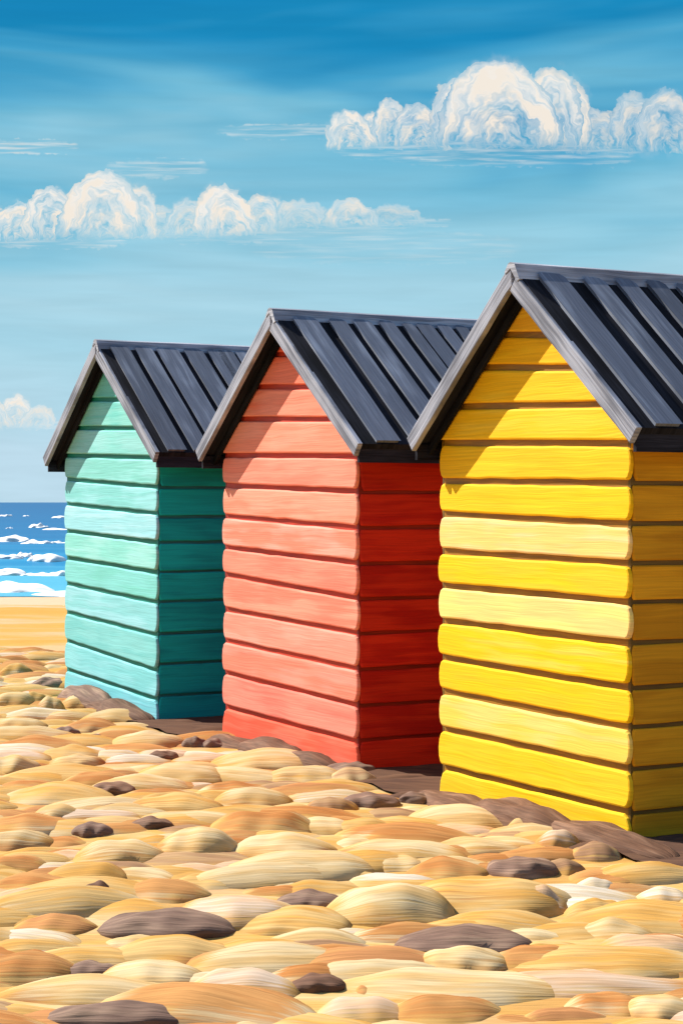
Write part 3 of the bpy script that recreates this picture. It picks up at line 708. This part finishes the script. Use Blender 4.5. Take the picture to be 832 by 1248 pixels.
    al = m_('MULTIPLY', M_, m_('ADD', m_('MULTIPLY_ADD', crest, .55, .44), stv), clamp=True)
    # torn flat wisps: x0 x1 row thickness amount
    for k, (x0, x1, ry_, th_, am) in enumerate([(-20,98,179,10,.55),(126,258,205,13,.38),(262,420,160,10,.40),(400,800,184,14,.42),(470,780,196,8,.28),(-20,160,295,9,.4),(150,520,286,12,.26),(380,560,272,8,.30),(-10,90,518,6,.4),(300,640,302,22,.16)]):
        qx = m_('MULTIPLY', m_('SUBTRACT', U0, ((x0+x1)/2-CX)/100), 200/(x1-x0)); qy = m_('MULTIPLY', m_('SUBTRACT', Vw, (HY-ry_)/100), 100/th_)
        q4 = m_('MULTIPLY', m_('MULTIPLY', qx, qx), m_('MULTIPLY', qx, qx)); e_ = m_('SUBTRACT', 1., m_('MULTIPLY_ADD', qy, qy, q4))
        if k == 0: W1 = tex(m_('MULTIPLY', U0, 1.6), m_('MULTIPLY', V0, 26.), 4., 3.); W1 = sstep(W1, .40, .72)
        al = m_('MAXIMUM', al, m_('MULTIPLY', m_('MULTIPLY', sstep(e_, 0, .5), am), W1))
    al = m_('MULTIPLY', al, m_('GREATER_THAN', sep.outputs[1], .05))
    al = m_('MINIMUM', al, .97)
    cc = N(nt, 'ShaderNodeMix', data_type='RGBA'); L(sstep(st1, .42, .62), cc.inputs[0]); cc.inputs[6].default_value = (*sc(lin(246,242,236), kk), 1); cc.inputs[7].default_value = (*sc(lin(247,236,222), kk), 1)
    cm = N(nt, 'ShaderNodeMix', data_type='RGBA'); L(al, cm.inputs[0]); L(mm.outputs[0], cm.inputs[6]); L(cc.outputs[2], cm.inputs[7]); 
    return cm.outputs[2], sep.outputs[2]
tc = N(nt, 'ShaderNodeTexCoord'); low, zz_ = sky_colour(nt, tc.outputs['Generated'], False)
fr = N(nt, 'ShaderNodeMapRange', interpolation_type='SMOOTHSTEP'); fr.inputs['From Min'].default_value = .30; fr.inputs['From Max'].default_value = .5; L(zz_, fr.inputs[0])
mx = N(nt, 'ShaderNodeMix', data_type='RGBA'); L(fr.outputs[0], mx.inputs[0]); L(low, mx.inputs[6]); L(sky.outputs[0], mx.inputs[7]); L(mx.outputs[2], bg.inputs['Color'])
# the lower band of the same sky, with its clouds, as a far ring all the way round
m, nt2 = nodes('sky'); L2 = nt2.links.new
ge = N(nt2, 'ShaderNodeNewGeometry'); vs = N(nt2, 'ShaderNodeVectorMath', operation='SUBTRACT'); vs.inputs[1].default_value = (0, 0, CH); L2(ge.outputs['Position'], vs.inputs[0])
vn = N(nt2, 'ShaderNodeVectorMath', operation='NORMALIZE'); L2(vs.outputs[0], vn.inputs[0])
col, _ = sky_colour(nt2, vn.outputs[0], True)
em = N(nt2, 'ShaderNodeEmission'); em.inputs[1].default_value = .12; L2(col, em.inputs[0]); ou = N(nt2, 'ShaderNodeOutputMaterial'); L2(em.outputs[0], ou.inputs[0])
m.cycles.emission_sampling = 'NONE'
mb = MB(); RS = 15000.; zt_ = RS*math.tan(math.asin(.285))
for i in range(96):
    a_ = 2*math.pi*i/96; mb.v += [(RS*math.cos(a_), RS*math.sin(a_), -40), (RS*math.cos(a_), RS*math.sin(a_), zt_)]
for i in range(96):
    q = (2*i, 2*i+1, (2*i+3) % 192, (2*i+2) % 192); mb.face(q, [(0,0)]*4, (1,1,1))
o = mb.build('sky', m); o['kind'] = 'structure'

sl = bpy.data.lights.new('sun', 'SUN'); sl.energy = 5.0; sl.angle = R(.5); sl.color = (1, .96, .88)
so = bpy.data.objects.new('sun', sl); C.objects.link(so); so.location = (0, 0, 30)
so.rotation_euler = (-toS).to_track_quat('-Z', 'Y').to_euler()

cam = bpy.data.cameras.new('camera'); co = bpy.data.objects.new('camera', cam); C.objects.link(co)
co.location = (0, 0, CH); co.rotation_euler = (R(90), 0, 0)
cam.sensor_fit = 'VERTICAL'; cam.sensor_height = 36; cam.lens = 36*F/1248; cam.shift_y = -12/1248; cam.clip_start = .1; cam.clip_end = 40000
S = bpy.context.scene; S.camera = co
S.render.resolution_x = 682; S.render.resolution_y = 1024
S.view_settings.view_transform = 'Standard'; S.view_settings.look = 'None'; S.view_settings.exposure = EXP; S.view_settings.gamma = 1
S.cycles.transparent_max_bounces = 10; S.cycles.max_bounces = 4; S.cycles.diffuse_bounces = 3; S.cycles.glossy_bounces = 2
